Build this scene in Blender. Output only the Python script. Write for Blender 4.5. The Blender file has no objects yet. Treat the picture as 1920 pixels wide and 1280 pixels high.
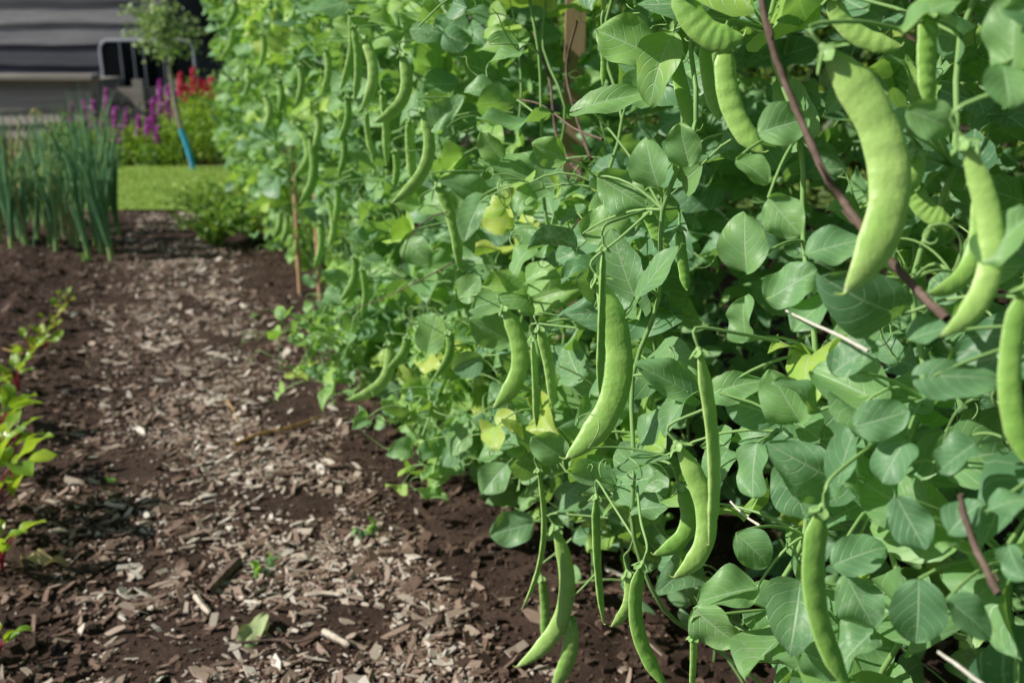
import bpy, math, random
import numpy as np
from mathutils import Vector, noise
random.seed(11); rng=np.random.default_rng(11)
pi=math.pi
C=bpy.context.scene.collection
A=lambda *a: np.array(a,dtype=float)
def unit(v): 
    l=np.linalg.norm(v); return v/l if l>1e-9 else A(0,0,1)
U=random.uniform
# ---------------------------------------------------------------- camera model
CAMH=.72; PITCH=math.radians(17.3); F=1867.
cp,sp=math.cos(PITCH),math.sin(PITCH)
CAM=A(0,0,CAMH)
def ray(px,py):
    x=(px-960)/F; y=-(py-640)/F
    return A(x,cp+y*sp,-sp+y*cp)
def G(px,py,z=0.): 
    d=ray(px,py); t=(z-CAMH)/d[2]; return CAM+t*d
def at(px,py,Y):
    d=ray(px,py); return CAM+d*(Y/d[1])
def atd(px,py,t): return CAM+ray(px,py)*t
def proj(p):
    r=p-CAM; zc=r[1]*cp-r[2]*sp; yc=r[1]*sp+r[2]*cp
    return 960+F*r[0]/zc, 640-F*yc/zc, zc
# row geometry
N=A(.935,.355,0); N=N/np.linalg.norm(N); R=A(-N[1],N[0],0); FR=-N
def rowp(s,dist,z=0): p=N*dist+R*s; p[2]=z; return p
def facedist(z): return .327+max(0,.35-z)*.28
def face(px,py,off=0.):
    d=ray(px,py); c=float(N@d); t=.2
    while t<4.6:
        p=CAM+t*d
        if c*t>=facedist(p[2])+off: break
        t+=.005
        if (CAM+t*d)[1]>3.75: break
    return t
# ---------------------------------------------------------------- mesh builder
_gf={}
def gridf(nu,nv):
    if (nu,nv) not in _gf:
        f=[]
        for j in range(nv):
            for i in range(nu):
                a=j*(nu+1)+i; f.append((a,a+1,a+nu+2,a+nu+1))
        _gf[(nu,nv)]=np.array(f)
    return _gf[(nu,nv)]
class MB:
    def __init__(s): s.v=[];s.f=[];s.a=[];s.n=0
    def add(s,v,f,a):
        s.v.append(v); s.f.append(np.asarray(f)+s.n); s.a.append(a); s.n+=len(v)
    def build(s,name,mat,parent=None,origin=None,smooth=True,me_only=False):
        v=np.concatenate(s.v) if s.v else np.zeros((0,3)); f=np.concatenate(s.f) if s.f else np.zeros((0,4),int)
        a=np.concatenate(s.a) if s.a else np.zeros((0,3))
        if origin is not None: v=v-origin
        me=bpy.data.meshes.new(name); me.vertices.add(len(v)); me.vertices.foreach_set('co',v.ravel().astype(np.float32))
        me.loops.add(4*len(f)); me.loops.foreach_set('vertex_index',f.ravel().astype(np.int32))
        me.polygons.add(len(f)); me.polygons.foreach_set('loop_start',(np.arange(len(f))*4).astype(np.int32))
        if smooth: me.polygons.foreach_set('use_smooth',np.ones(len(f),bool))
        else: me.polygons.foreach_set('use_smooth',np.zeros(len(f),bool))
        me.update(calc_edges=True)
        at_=me.attributes.new('leaf','FLOAT_VECTOR','POINT'); at_.data.foreach_set('vector',a.ravel().astype(np.float32))
        if mat: me.materials.append(mat)
        if me_only: return me
        o=bpy.data.objects.new(name,me); C.objects.link(o)
        if parent: o.parent=parent
        return o
def tag(o,label=None,cat=None,group=None,kind=None):
    if label: o['label']=label
    if cat: o['category']=cat
    if group: o['group']=group
    if kind: o['kind']=kind
    return o
def thing(name,label,cat,loc=(0,0,0),group=None):
    o=bpy.data.objects.new(name,None); C.objects.link(o); o.location=tuple(loc); o.empty_display_size=.05
    return tag(o,label,cat,group)
def tube(mb,pts,rad,sides=5,rnd=.5):
    P=np.asarray(pts,float); n=len(P); r=np.broadcast_to(np.asarray(rad,float),(n,)).copy()
    T=np.gradient(P,axis=0); T/= (np.linalg.norm(T,axis=1,keepdims=True)+1e-9)
    m=T.mean(0); ref=A(0,0,1) if abs(unit(m)[2])<.8 else A(1,0,0)
    ref=ref+A(.13,.21,.07)
    X=np.cross(T,ref); X/=(np.linalg.norm(X,axis=1,keepdims=True)+1e-9); Y=np.cross(T,X)
    th=np.arange(sides)*2*pi/sides
    v=P[:,None,:]+r[:,None,None]*(X[:,None,:]*np.cos(th)[None,:,None]+Y[:,None,:]*np.sin(th)[None,:,None])
    f=[]
    for j in range(n-1):
        for i in range(sides):
            k=(i+1)%sides; f.append((j*sides+i,j*sides+k,(j+1)*sides+k,(j+1)*sides+i))
    a=np.zeros((n*sides,3)); a[:,0]=np.tile(np.cos(th),n); a[:,1]=np.repeat(np.linspace(0,1,n),sides); a[:,2]=rnd
    mb.add(v.reshape(-1,3),f,a)
def bez(p0,pm,p1,n):
    c=2*pm-.5*(p0+p1); t=np.linspace(0,1,n)[:,None]
    return (1-t)**2*p0+2*t*(1-t)*c+t*t*p1
def smooth_path(pts,n=6):
    P=np.asarray(pts,float); out=[]
    for i in range(len(P)-1):
        p0=P[max(i-1,0)];p1=P[i];p2=P[i+1];p3=P[min(i+2,len(P)-1)]
        for k in range(n):
            t=k/n; out.append(.5*((2*p1)+(-p0+p2)*t+(2*p0-5*p1+4*p2-p3)*t*t+(-p0+3*p1-3*p2+p3)*t**3))
    out.append(P[-1]); return np.array(out)
def box(mb,lo,hi,rnd=.5,ax=None):
    lo=np.asarray(lo,float);hi=np.asarray(hi,float)
    v=np.array([[ (lo,hi)[(i>>0)&1][0],(lo,hi)[(i>>1)&1][1],(lo,hi)[(i>>2)&1][2]] for i in range(8)])
    f=[(0,2,3,1),(4,5,7,6),(0,1,5,4),(2,6,7,3),(0,4,6,2),(1,3,7,5)]
    a=np.zeros((8,3)); a[:,2]=rnd; mb.add(v,f,a)
def bar(mb,p,q,w,h,rnd=.5,up=A(0,0,1)):
    d=unit(q-p); s=unit(np.cross(d,up)); u=np.cross(s,d)
    v=[]
    for e in (p,q):
        for (i,j) in ((-1,-1),(1,-1),(1,1),(-1,1)): v.append(e+s*i*w/2+u*j*h/2)
    f=[(0,1,2,3),(7,6,5,4),(0,4,5,1),(1,5,6,2),(2,6,7,3),(3,7,4,0)]
    a=np.zeros((8,3)); a[:,2]=rnd; a[4:,1]=1; mb.add(np.array(v),f,a)
def leaf(mb,o,d,n,L,W,rnd,fold=.25,curl=.4,wave=.03,nu=6,nv=9,kind=0,sgn=1):
    d=unit(d); n=n-d*(n@d); n=unit(n); s=np.cross(d,n)
    uu=np.linspace(-1,1,nu+1); vv=np.linspace(0,1,nv+1)
    if kind in (0,1): vv=.5-.5*np.cos(pi*vv)*(.75+.25*np.abs(np.cos(pi*vv)))
    u,v=np.meshgrid(uu,vv)
    ph=U(0,6.28)
    if kind==0:
        pr=np.sin(pi*np.clip(v,0.001,.999)**.93)**.52; al=v
        x=u*W*pr*(1+.05*np.sin(v*9+ph)*np.abs(u))
    elif kind==1:   # stipule: broad lobed, finely toothed outer margin
        po=np.sin(pi*np.clip(v,.001,.999)**.70)**.5
        tooth=np.where(v<.75,.09*(2*np.abs((v*9+ph)%1-.5)),0)*(np.abs(u)>.99)
        side=np.where(u*sgn>0,1.,.66)
        x=u*W*po*side*(1+tooth)*(1+.06*np.sin(v*8+ph)*np.abs(u)); al=v*1.28-.28*np.abs(u)**1.3*(1-v)-.06
    elif kind==2:   # beet leaf
        pr=np.clip(v,.0,1)**.35*np.sin(pi*np.clip(v,.004,.997)**.9)**.6
        x=u*W*pr; al=v
    else:
        pr=np.sin(pi*np.clip(v,.004,.996))**.9; x=u*W*pr; al=v
    c=curl if abs(curl)>.02 else .02
    y=L*np.sin(c*al)/c; z=-L*(1-np.cos(c*al))/c
    z=z+fold*np.abs(x)+wave*L*np.sin(v*7+ph+u*1.5)*np.abs(u)+wave*.35*L*np.sin(v*14+ph*2)*u*u
    P=o+s*x[...,None]+d*y[...,None]+n*z[...,None]
    a=np.stack([u,v,np.full_like(u,rnd)],-1)
    mb.add(P.reshape(-1,3),gridf(nu,nv),a.reshape(-1,3))
def bulk(mb,Cn,size,rnd,asp=.45,up=.5,gen=None):
    n=len(Cn); g=gen or rng
    d=g.normal(size=(n,3)); d/=np.linalg.norm(d,axis=1,keepdims=True)
    nn=g.normal(size=(n,3))*.7; nn[:,2]+=up
    nn-=d*(nn*d).sum(1,keepdims=True); nn/=np.linalg.norm(nn,axis=1,keepdims=True)
    s=np.cross(d,nn); L=np.broadcast_to(size,(n,))[:,None]; w=L*asp
    p0=Cn; p1=Cn+d*L*.45+s*w*.5+nn*w*.15; p2=Cn+d*L; p3=Cn+d*L*.45-s*w*.5+nn*w*.15
    pc=Cn+d*L*.5
    v=np.stack([p0,p1,p2,p3,pc],1).reshape(-1,3)
    b=np.arange(n)[:,None]*5
    f=np.concatenate([b+np.array([[0,1,2,4]]),b+np.array([[0,4,2,3]])])
    a=np.zeros((n,5,3)); a[:,:,0]=[0,1,0,-1,0]; a[:,:,1]=[0,.5,1,.5,.5]; a[:,:,2]=np.broadcast_to(rnd,(n,))[:,None]
    mb.add(v,f,a.reshape(-1,3))
# ---------------------------------------------------------------- materials
def nmat(name):
    m=bpy.data.materials.new(name); m.use_nodes=True; nt=m.node_tree; nt.nodes.clear()
    return m,nt,nt.nodes,nt.links
def ramp(nd,cols):
    r=nd.new('ShaderNodeValToRGB'); e=r.color_ramp.elements
    while len(e)<len(cols): e.new(.5)
    for i,(p,c) in enumerate(cols): e[i].position=p; e[i].color=(*c,1)
    return r
def mth(nd,lk,op,a,b=None,c=None,clamp=False):
    m=nd.new('ShaderNodeMath'); m.operation=op; m.use_clamp=clamp
    for i,x in enumerate((a,b,c)):
        if x is None: continue
        if isinstance(x,(int,float)): m.inputs[i].default_value=x
        else: lk.new(x,m.inputs[i])
    return m.outputs[0]
def leafmat(name,cols,vein=(.25,.4,.2),veinamt=.5,trans=.3,tcol=(.3,.5,.05),rough=.5,nvein=5.5,mott=.15,nscale=60,spec=.4,bump=.25,white=0.):
    m,nt,nd,lk=nmat(name)
    at_=nd.new('ShaderNodeAttribute'); at_.attribute_name='leaf'
    sx=nd.new('ShaderNodeSeparateXYZ'); lk.new(at_.outputs['Vector'],sx.inputs[0])
    tc=nd.new('ShaderNodeTexCoord'); nz=nd.new('ShaderNodeTexNoise'); nz.inputs['Scale'].default_value=nscale; nz.inputs['Detail'].default_value=4
    lk.new(tc.outputs['Object'],nz.inputs['Vector'])
    oi=nd.new('ShaderNodeObjectInfo')
    f=mth(nd,lk,'ADD',sx.outputs[2],mth(nd,lk,'MULTIPLY',mth(nd,lk,'SUBTRACT',nz.outputs[0],.5),mott*3))
    f=mth(nd,lk,'ADD',f,mth(nd,lk,'MULTIPLY',mth(nd,lk,'SUBTRACT',oi.outputs['Random'],.5),.18))
    r=ramp(nd,cols); lk.new(f,r.inputs[0]); col=r.outputs[0]
    au=mth(nd,lk,'ABSOLUTE',sx.outputs[0])
    t=mth(nd,lk,'SUBTRACT',mth(nd,lk,'MULTIPLY',sx.outputs[1],nvein),mth(nd,lk,'MULTIPLY',mth(nd,lk,'POWER',au,1.3),2.3))
    t=mth(nd,lk,'ADD',t,mth(nd,lk,'MULTIPLY',nz.outputs[0],.5))
    pp=mth(nd,lk,'ABSOLUTE',mth(nd,lk,'SUBTRACT',mth(nd,lk,'FRACT',t),.5))
    side=mth(nd,lk,'MULTIPLY',mth(nd,lk,'SUBTRACT',pp,.42,clamp=True),12.5*.8,clamp=True)
    mid=mth(nd,lk,'MULTIPLY',mth(nd,lk,'SUBTRACT',.06,au,clamp=True),22,clamp=True)
    vn=mth(nd,lk,'MAXIMUM',side,mid)
    mx=nd.new('ShaderNodeMix'); mx.data_type='RGBA'; lk.new(mth(nd,lk,'MULTIPLY',vn,veinamt),mx.inputs[0]); lk.new(col,mx.inputs[6]); mx.inputs[7].default_value=(*vein,1)
    col=mx.outputs[2]
    if white>0:
        n2=nd.new('ShaderNodeTexNoise'); n2.inputs['Scale'].default_value=260; n2.inputs['Detail'].default_value=3; lk.new(tc.outputs['Object'],n2.inputs['Vector'])
        n3=nd.new('ShaderNodeTexNoise'); n3.inputs['Scale'].default_value=18; lk.new(tc.outputs['Object'],n3.inputs['Vector'])
        w=mth(nd,lk,'MULTIPLY',mth(nd,lk,'SUBTRACT',n2.outputs[0],.54,clamp=True),9,clamp=True)
        w=mth(nd,lk,'MULTIPLY',w,mth(nd,lk,'MULTIPLY',mth(nd,lk,'SUBTRACT',n3.outputs[0],.50,clamp=True),6,clamp=True))
        m2=nd.new('ShaderNodeMix'); m2.data_type='RGBA'; lk.new(mth(nd,lk,'MULTIPLY',w,white),m2.inputs[0]); lk.new(col,m2.inputs[6]); m2.inputs[7].default_value=(.50,.60,.44,1); col=m2.outputs[2]
    b=nd.new('ShaderNodeBsdfPrincipled'); lk.new(col,b.inputs['Base Color']); b.inputs['Roughness'].default_value=rough; b.inputs['Specular IOR Level'].default_value=spec
    if bump>0:
        bp=nd.new('ShaderNodeBump'); bp.inputs['Strength'].default_value=bump; bp.inputs['Distance'].default_value=.002
        h=mth(nd,lk,'ADD',mth(nd,lk,'MULTIPLY',vn,-.6),mth(nd,lk,'MULTIPLY',nz.outputs[0],1.)); lk.new(h,bp.inputs['Height']); lk.new(bp.outputs[0],b.inputs['Normal'])
    tr=nd.new('ShaderNodeBsdfTranslucent'); 
    m3=nd.new('ShaderNodeMix'); m3.data_type='RGBA'; m3.inputs[0].default_value=.65; lk.new(col,m3.inputs[6]); m3.inputs[7].default_value=(*tcol,1); lk.new(m3.outputs[2],tr.inputs[0])
    ms=nd.new('ShaderNodeMixShader'); ms.inputs[0].default_value=trans; lk.new(b.outputs[0],ms.inputs[1]); lk.new(tr.outputs[0],ms.inputs[2])
    o=nd.new('ShaderNodeOutputMaterial'); lk.new(ms.outputs[0],o.inputs[0]); return m
def noisemat(name,cols,scale=10,stretch=(1,1,1),rough=.8,bump=.4,bdist=.005,detail=8,rndamt=0.,spec=.3,coord='Object',bscale=None):
    m,nt,nd,lk=nmat(name)
    tc=nd.new('ShaderNodeTexCoord'); mp=nd.new('ShaderNodeMapping'); mp.inputs['Scale'].default_value=stretch
    at_=nd.new('ShaderNodeAttribute'); at_.attribute_name='leaf'
    lk.new(at_.outputs['Vector'] if coord=='attr' else tc.outputs[coord],mp.inputs[0])
    nz=nd.new('ShaderNodeTexNoise'); nz.inputs['Scale'].default_value=scale; nz.inputs['Detail'].default_value=detail; nz.inputs['Roughness'].default_value=.65; lk.new(mp.outputs[0],nz.inputs['Vector'])
    f=nz.outputs[0]
    if rndamt:
        sx=nd.new('ShaderNodeSeparateXYZ'); lk.new(at_.outputs['Vector'],sx.inputs[0])
        f=mth(nd,lk,'ADD',mth(nd,lk,'MULTIPLY',sx.outputs[2],rndamt),mth(nd,lk,'MULTIPLY',f,1-rndamt))
    r=ramp(nd,cols); lk.new(f,r.inputs[0])
    b=nd.new('ShaderNodeBsdfPrincipled'); lk.new(r.outputs[0],b.inputs['Base Color']); b.inputs['Roughness'].default_value=rough; b.inputs['Specular IOR Level'].default_value=spec
    bp=nd.new('ShaderNodeBump'); bp.inputs['Strength'].default_value=bump; bp.inputs['Distance'].default_value=bdist
    if bscale:
        n2=nd.new('ShaderNodeTexNoise'); n2.inputs['Scale'].default_value=bscale; n2.inputs['Detail'].default_value=8; n2.inputs['Roughness'].default_value=.7; lk.new(mp.outputs[0],n2.inputs['Vector']); lk.new(n2.outputs[0],bp.inputs['Height'])
    else: lk.new(nz.outputs[0],bp.inputs['Height'])
    lk.new(bp.outputs[0],b.inputs['Normal'])
    o=nd.new('ShaderNodeOutputMaterial'); lk.new(b.outputs[0],o.inputs[0]); return m
M={}
M['pea']=leafmat('pea_leaf',[(0,(.10,.23,.125)),(.33,(.175,.36,.175)),(.6,(.26,.48,.16)),(.82,(.38,.61,.11)),(1.,(.56,.68,.14))],vein=(.56,.72,.48),veinamt=.62,trans=.34,tcol=(.44,.78,.05),rough=.44,white=.6,spec=.46,bump=.35)
M['stem']=leafmat('pea_stem',[(0,(.20,.38,.12)),(1,(.34,.54,.19))],veinamt=0,trans=.1,rough=.45,bump=.05)
M['beet']=leafmat('beet_leaf',[(0,(.10,.26,.03)),(.5,(.24,.46,.04)),(1,(.48,.62,.06))],vein=(.45,.22,.10),veinamt=.4,trans=.42,tcol=(.6,.82,.04),rough=.28,spec=.5)
M['beetstem']=leafmat('beet_stalk',[(0,(.32,.015,.05)),(1,(.48,.04,.08))],veinamt=0,trans=.1,rough=.35,bump=0)
M['onion']=leafmat('onion_leaf',[(0,(.10,.26,.14)),(.6,(.20,.40,.19)),(.9,(.34,.54,.19)),(1,(.55,.55,.22))],veinamt=0,trans=.15,tcol=(.35,.65,.08),rough=.38,bump=.1)
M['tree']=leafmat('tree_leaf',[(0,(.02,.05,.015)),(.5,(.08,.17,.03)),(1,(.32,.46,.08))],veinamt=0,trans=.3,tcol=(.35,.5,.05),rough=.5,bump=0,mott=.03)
M['youngtree']=leafmat('young_tree_leaf',[(0,(.14,.25,.09)),(.5,(.30,.44,.18)),(1,(.55,.66,.34))],veinamt=0,trans=.35,tcol=(.4,.6,.1),rough=.45,bump=0,mott=.03)
M['bed']=leafmat('bed_leaf',[(0,(.06,.16,.025)),(.5,(.18,.36,.05)),(1,(.42,.58,.08))],veinamt=0,trans=.35,tcol=(.5,.75,.05),rough=.5,bump=0,mott=.05)
M['grass']=leafmat('lawn_blade',[(0,(.20,.34,.06)),(.5,(.32,.47,.10)),(1,(.45,.57,.15))],veinamt=0,trans=.3,tcol=(.45,.64,.08),rough=.5,bump=0)
M['purple']=leafmat('purple_petal',[(0,(.30,.02,.36)),(.5,(.58,.06,.52)),(1,(.82,.40,.80))],veinamt=0,trans=.25,tcol=(.7,.1,.6),bump=0)
M['red']=leafmat('red_petal',[(0,(.7,.015,.12)),(.5,(.9,.06,.18)),(1,(.92,.36,.42))],veinamt=0,trans=.25,tcol=(.9,.06,.15),bump=0)
M['orange']=leafmat('orange_petal',[(0,(.8,.28,.01)),(1,(.85,.4,.03))],veinamt=0,trans=.2,tcol=(.8,.3,.02),bump=0)
M['dry']=leafmat('dry_leaf',[(0,(.30,.30,.12)),(.5,(.46,.58,.28)),(1,(.62,.5,.26))],vein=(.65,.65,.45),veinamt=.4,trans=.2,tcol=(.5,.5,.12),rough=.6)
M['soil']=noisemat('soil',[(.3,(.036,.020,.014)),(.55,(.078,.046,.033)),(.75,(.145,.092,.067))],scale=14,rough=.85,bump=1.,bdist=.010,bscale=90)
M['clod']=noisemat('soil_clod',[(.2,(.030,.017,.012)),(.5,(.080,.048,.035)),(.9,(.19,.127,.094))],scale=40,rough=.85,bump=.8,bdist=.003,rndamt=.5,bscale=200)
M['chip']=noisemat('bark_chip',[(.15,(.055,.031,.022)),(.34,(.15,.092,.067)),(.50,(.32,.23,.178)),(.70,(.52,.435,.36)),(.92,(.86,.80,.72))],scale=1,stretch=(90,700,31),rough=.7,bump=.5,bdist=.001,rndamt=.70,coord='attr')
M['twig']=noisemat('twig_bark',[(.3,(.08,.05,.04)),(.6,(.20,.14,.11)),(.8,(.38,.30,.24))],scale=60,rough=.8,bump=.5,bdist=.001)
M['straw']=noisemat('straw_stick',[(.3,(.42,.22,.07)),(.7,(.68,.42,.18))],scale=30,stretch=(.3,1,1),rough=.6,bump=.3,bdist=.002)
M['palewood']=noisemat('pale_splinter',[(.3,(.40,.32,.25)),(.7,(.68,.59,.49))],scale=60,stretch=(.3,1,1),rough=.7,bump=.4,bdist=.002)
M['cane']=noisemat('bamboo',[(.3,(.50,.30,.18)),(.7,(.70,.46,.31))],scale=30,stretch=(1,1,.2),rough=.5,bump=.2,bdist=.001)
M['stake']=noisemat('stake_wood',[(.3,(.28,.18,.11)),(.7,(.48,.34,.22))],scale=30,stretch=(1,1,.1),rough=.7,bump=.4,bdist=.002)
M['shed']=noisemat('weatherboard',[(.3,(.09,.092,.11)),(.5,(.17,.168,.19)),(.75,(.36,.35,.36))],scale=6,stretch=(.35,1,4),rough=.8,bump=.6,bdist=.01,rndamt=.4)
M['oldwood']=noisemat('weathered_plank',[(.3,(.21,.19,.17)),(.6,(.36,.33,.29)),(.8,(.52,.48,.42))],scale=7,stretch=(.35,1,4),rough=.8,bump=.5,bdist=.01,rndamt=.4)
M['string']=noisemat('white_cord',[(.3,(.55,.51,.43)),(.7,(.78,.74,.66))],scale=200,rough=.8,bump=.6,bdist=.001)
M['blue']=noisemat('blue_plastic',[(.3,(.02,.36,.68)),(.7,(.10,.55,.85))],scale=20,rough=.4,bump=.1,bdist=.001)
M['black']=noisemat('dark_panel',[(.3,(.004,.005,.007)),(.7,(.008,.010,.013))],scale=4,rough=.6,bump=0,bdist=.001,spec=.05)
M['silver']=noisemat('pale_frame',[(.3,(.28,.31,.36)),(.7,(.40,.43,.48))],scale=8,rough=.5,bump=.1,bdist=.001)
M['ground']=noisemat('garden_ground',[(.3,(.03,.05,.015)),(.7,(.07,.10,.03))],scale=2,rough=.9,bump=.3,bdist=.02)
M['lawn']=noisemat('lawn_turf',[(.3,(.18,.30,.05)),(.7,(.32,.45,.10))],scale=20,rough=.9,bump=.6,bdist=.01)
def podmat():
    m,nt,nd,lk=nmat('pea_pod')
    at_=nd.new('ShaderNodeAttribute'); at_.attribute_name='leaf'; sx=nd.new('ShaderNodeSeparateXYZ'); lk.new(at_.outputs['Vector'],sx.inputs[0])
    tc=nd.new('ShaderNodeTexCoord'); nz=nd.new('ShaderNodeTexNoise'); nz.inputs['Scale'].default_value=55; nz.inputs['Detail'].default_value=6; lk.new(tc.outputs['Object'],nz.inputs['Vector'])
    f=mth(nd,lk,'ADD',mth(nd,lk,'MULTIPLY',sx.outputs[2],.5),mth(nd,lk,'MULTIPLY',nz.outputs[0],.5))
    r=ramp(nd,[(.25,(.20,.41,.075)),(.5,(.31,.54,.12)),(.8,(.46,.67,.20))]); lk.new(f,r.inputs[0])
    au=mth(nd,lk,'ABSOLUTE',sx.outputs[0])
    seam=mth(nd,lk,'MULTIPLY',mth(nd,lk,'SUBTRACT',au,.90,clamp=True),10,clamp=True)
    mx=nd.new('ShaderNodeMix'); mx.data_type='RGBA'; lk.new(mth(nd,lk,'MULTIPLY',seam,.45),mx.inputs[0]); lk.new(r.outputs[0],mx.inputs[6]); mx.inputs[7].default_value=(.56,.74,.32,1)
    tip=mth(nd,lk,'MULTIPLY',mth(nd,lk,'SUBTRACT',sx.outputs[1],.965,clamp=True),30,clamp=True)
    m2=nd.new('ShaderNodeMix'); m2.data_type='RGBA'; lk.new(mth(nd,lk,'MULTIPLY',tip,.8),m2.inputs[0]); lk.new(mx.outputs[2],m2.inputs[6]); m2.inputs[7].default_value=(.75,.74,.55,1)
    b=nd.new('ShaderNodeBsdfPrincipled'); lk.new(m2.outputs[2],b.inputs['Base Color']); b.inputs['Roughness'].default_value=.42; b.inputs['Specular IOR Level'].default_value=.45
    b.inputs['Subsurface Weight'].default_value=.12; b.inputs['Subsurface Scale'].default_value=.004; b.inputs['Subsurface Radius'].default_value=(.6,1,.3)
    n2=nd.new('ShaderNodeTexNoise'); n2.inputs['Scale'].default_value=260; n2.inputs['Detail'].default_value=4; lk.new(tc.outputs['Object'],n2.inputs['Vector'])
    bp=nd.new('ShaderNodeBump'); bp.inputs['Strength'].default_value=.45; bp.inputs['Distance'].default_value=.0012; lk.new(mth(nd,lk,'ADD',n2.outputs[0],nz.outputs[0]),bp.inputs['Height']); lk.new(bp.outputs[0],b.inputs['Normal'])
    o=nd.new('ShaderNodeOutputMaterial'); lk.new(b.outputs[0],o.inputs[0]); return m
M['pod']=podmat()
# ---------------------------------------------------------------- ground
def sheet(name,x0,x1,y0,y1,z,mat,kind='structure'):
    mb=MB(); v=np.array([[x0,y0,z],[x1,y0,z],[x1,y1,z],[x0,y1,z]],float); mb.add(v,[(0,1,2,3)],np.zeros((4,3))+.5)
    return tag(mb.build(name,mat,smooth=False),kind=kind)
sheet('ground',-150,150,-60,240,-.06,M['ground'])
def pathc(y): return -.25-.38*(y-.98)
def Hh(x,y):
    pc=abs(x-pathc(y)); side=min(1,max(0,(pc-.24)/.25))
    h=.012*noise.noise(Vector((x*2.2,y*2.2,0)))
    h+=(.004+.018*side)*noise.noise(Vector((x*9,y*9,3)))+(.003+.015*side)*noise.noise(Vector((x*26,y*26,5)))+(.002+.010*side)*noise.noise(Vector((x*60,y*60,7)))
    if x<pathc(y): h+=.02*side
    return h
x0,x1,y0,y1=-3.6,2.4,.3,4.15
nx,ny=470,330
gx=np.linspace(x0,x1,nx+1); gy=y0+(y1-y0)*np.linspace(0,1,ny+1)**1.25
vv=np.array([[x,y,Hh(x,y)] for y in gy for x in gx])
mb=MB(); mb.add(vv,gridf(nx,ny),np.zeros((len(vv),3))+.5)
tag(mb.build('soil_bed',M['soil']),kind='structure')
sheet('lawn',-9,7,4.12,5.5,.012,M['lawn'])
sheet('flower_bed_soil',-9,7,5.45,12,-.004,M['soil'])
sheet('bed_soil',-9,-3.55,-2,4.2,-.01,M['soil'])
sheet('plot_soil',2.35,9,-2,4.2,-.01,M['soil'])
sheet('path_soil',-3.7,2.5,-2,.32,-.012,M['soil'])
# chips
def slab(mb,c,L,W,T,yaw,tilt,roll,rnd):
    j=rng.uniform(-1,1,6)
    xs=A(-.5,-.03,.5,.5,.03,-.5)*L+j*A(.16,.15,.16,.16,.15,.16)*L*.9; e0,e1=rng.uniform(.35,1.05,2)
    ys=A(-.5*e0,-.5,-.5*e1,.5*e1,.5,.5*e0)*W*(1+rng.uniform(-.15,.15,6))
    v=np.zeros((12,3)); v[:6,0]=xs; v[:6,1]=ys; v[:6,2]=-T/2; v[6:,0]=xs*.97; v[6:,1]=ys*.95; v[6:,2]=T/2
    a=v.copy()+rng.uniform(-1,1)*A(1,.3,0); a[:,2]=rnd
    v[:,2]+= .16*np.abs(v[:,0])*U(-1,1)
    cy,sy=math.cos(yaw),math.sin(yaw); ct,st=math.cos(tilt),math.sin(tilt); cr,sr=math.cos(roll),math.sin(roll)
    Rz=np.array([[cy,-sy,0],[sy,cy,0],[0,0,1]]); Ry=np.array([[ct,0,st],[0,1,0],[-st,0,ct]]); Rx=np.array([[1,0,0],[0,cr,-sr],[0,sr,cr]])
    v=v@(Rz@Ry@Rx).T+c
    f=[(6,7,10,11),(7,8,9,10),(0,5,4,1),(1,4,3,2)]+[(i,(i+1)%6,6+(i+1)%6,6+i) for i in range(6)]
    mb.add(v,f,a)
mb=MB(); cnt=0
while cnt<22000:
    y=.8+3.35*random.random()**1.35; x=U(-.56*y-.15,.45 if y<1.6 else .2)
    d=(x-pathc(y))/.24
    p=.05+.95*math.exp(-d*d)+ (.12 if y<1.4 else 0)
    if x>pathc(y)+.24: p*=.4
    pn=.5+1.5*noise.noise(Vector((x*6,y*6,11)))
    if random.random()>p*max(.10,pn+.15): continue
    s=random.random()**4.6
    L=.0025+.0045*random.random()**1.5+.032*s; W=L*U(.18,.5) if s>.1 else L*U(.3,.8); T=U(.0006,.0024)
    ctr=math.exp(-d*d)
    r=min(1,max(0,random.gauss(.29+.17*ctr,.20))); 
    if random.random()<.04+.17*ctr: r=U(.75,1)
    slab(mb,A(x,y,Hh(x,y)+.001+U(0,.004)),L,W,T,U(0,6.28),random.gauss(0,.28),random.gauss(0,.32),r); cnt+=1
tag(mb.build('bark_chips',M['chip'],smooth=False),'brown and grey shredded bark chips scattered over the garden path','bark chips',kind='stuff')
mb=MB()
for i in range(30000):
    y=.8+3.3*random.random()**1.3; x=U(-.58*y-.2,.6 if y<1.8 else .1)
    d=abs(x-pathc(y)); big=d>.23
    if not big and random.random()<.3: continue
    s=(U(.0012,.005) if random.random()<.92 else U(.005,.014)) if big else U(.0012,.004)
    v=np.array([[(-1,1)[i&1],(-1,1)[(i>>1)&1],(-1,1)[(i>>2)&1]] for i in range(8)],float)*s*.6*rng.uniform(.35,1.25,(8,3))
    a_=U(0,6.3); c_,s_=math.cos(a_),math.sin(a_); v=v@np.array([[c_,-s_,0],[s_,c_,0],[0,0,1]]).T+A(x,y,Hh(x,y)+s*.2)
    a=np.zeros((8,3)); a[:,2]=U(0,1)
    mb.add(v,[(0,2,3,1),(4,5,7,6),(0,1,5,4),(2,6,7,3),(0,4,6,2),(1,3,7,5)],a)
tag(mb.build('soil_crumbs',M['clod'],smooth=False),'dark crumbly clods of soil lying between the bark chips','soil',kind='stuff')
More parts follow.
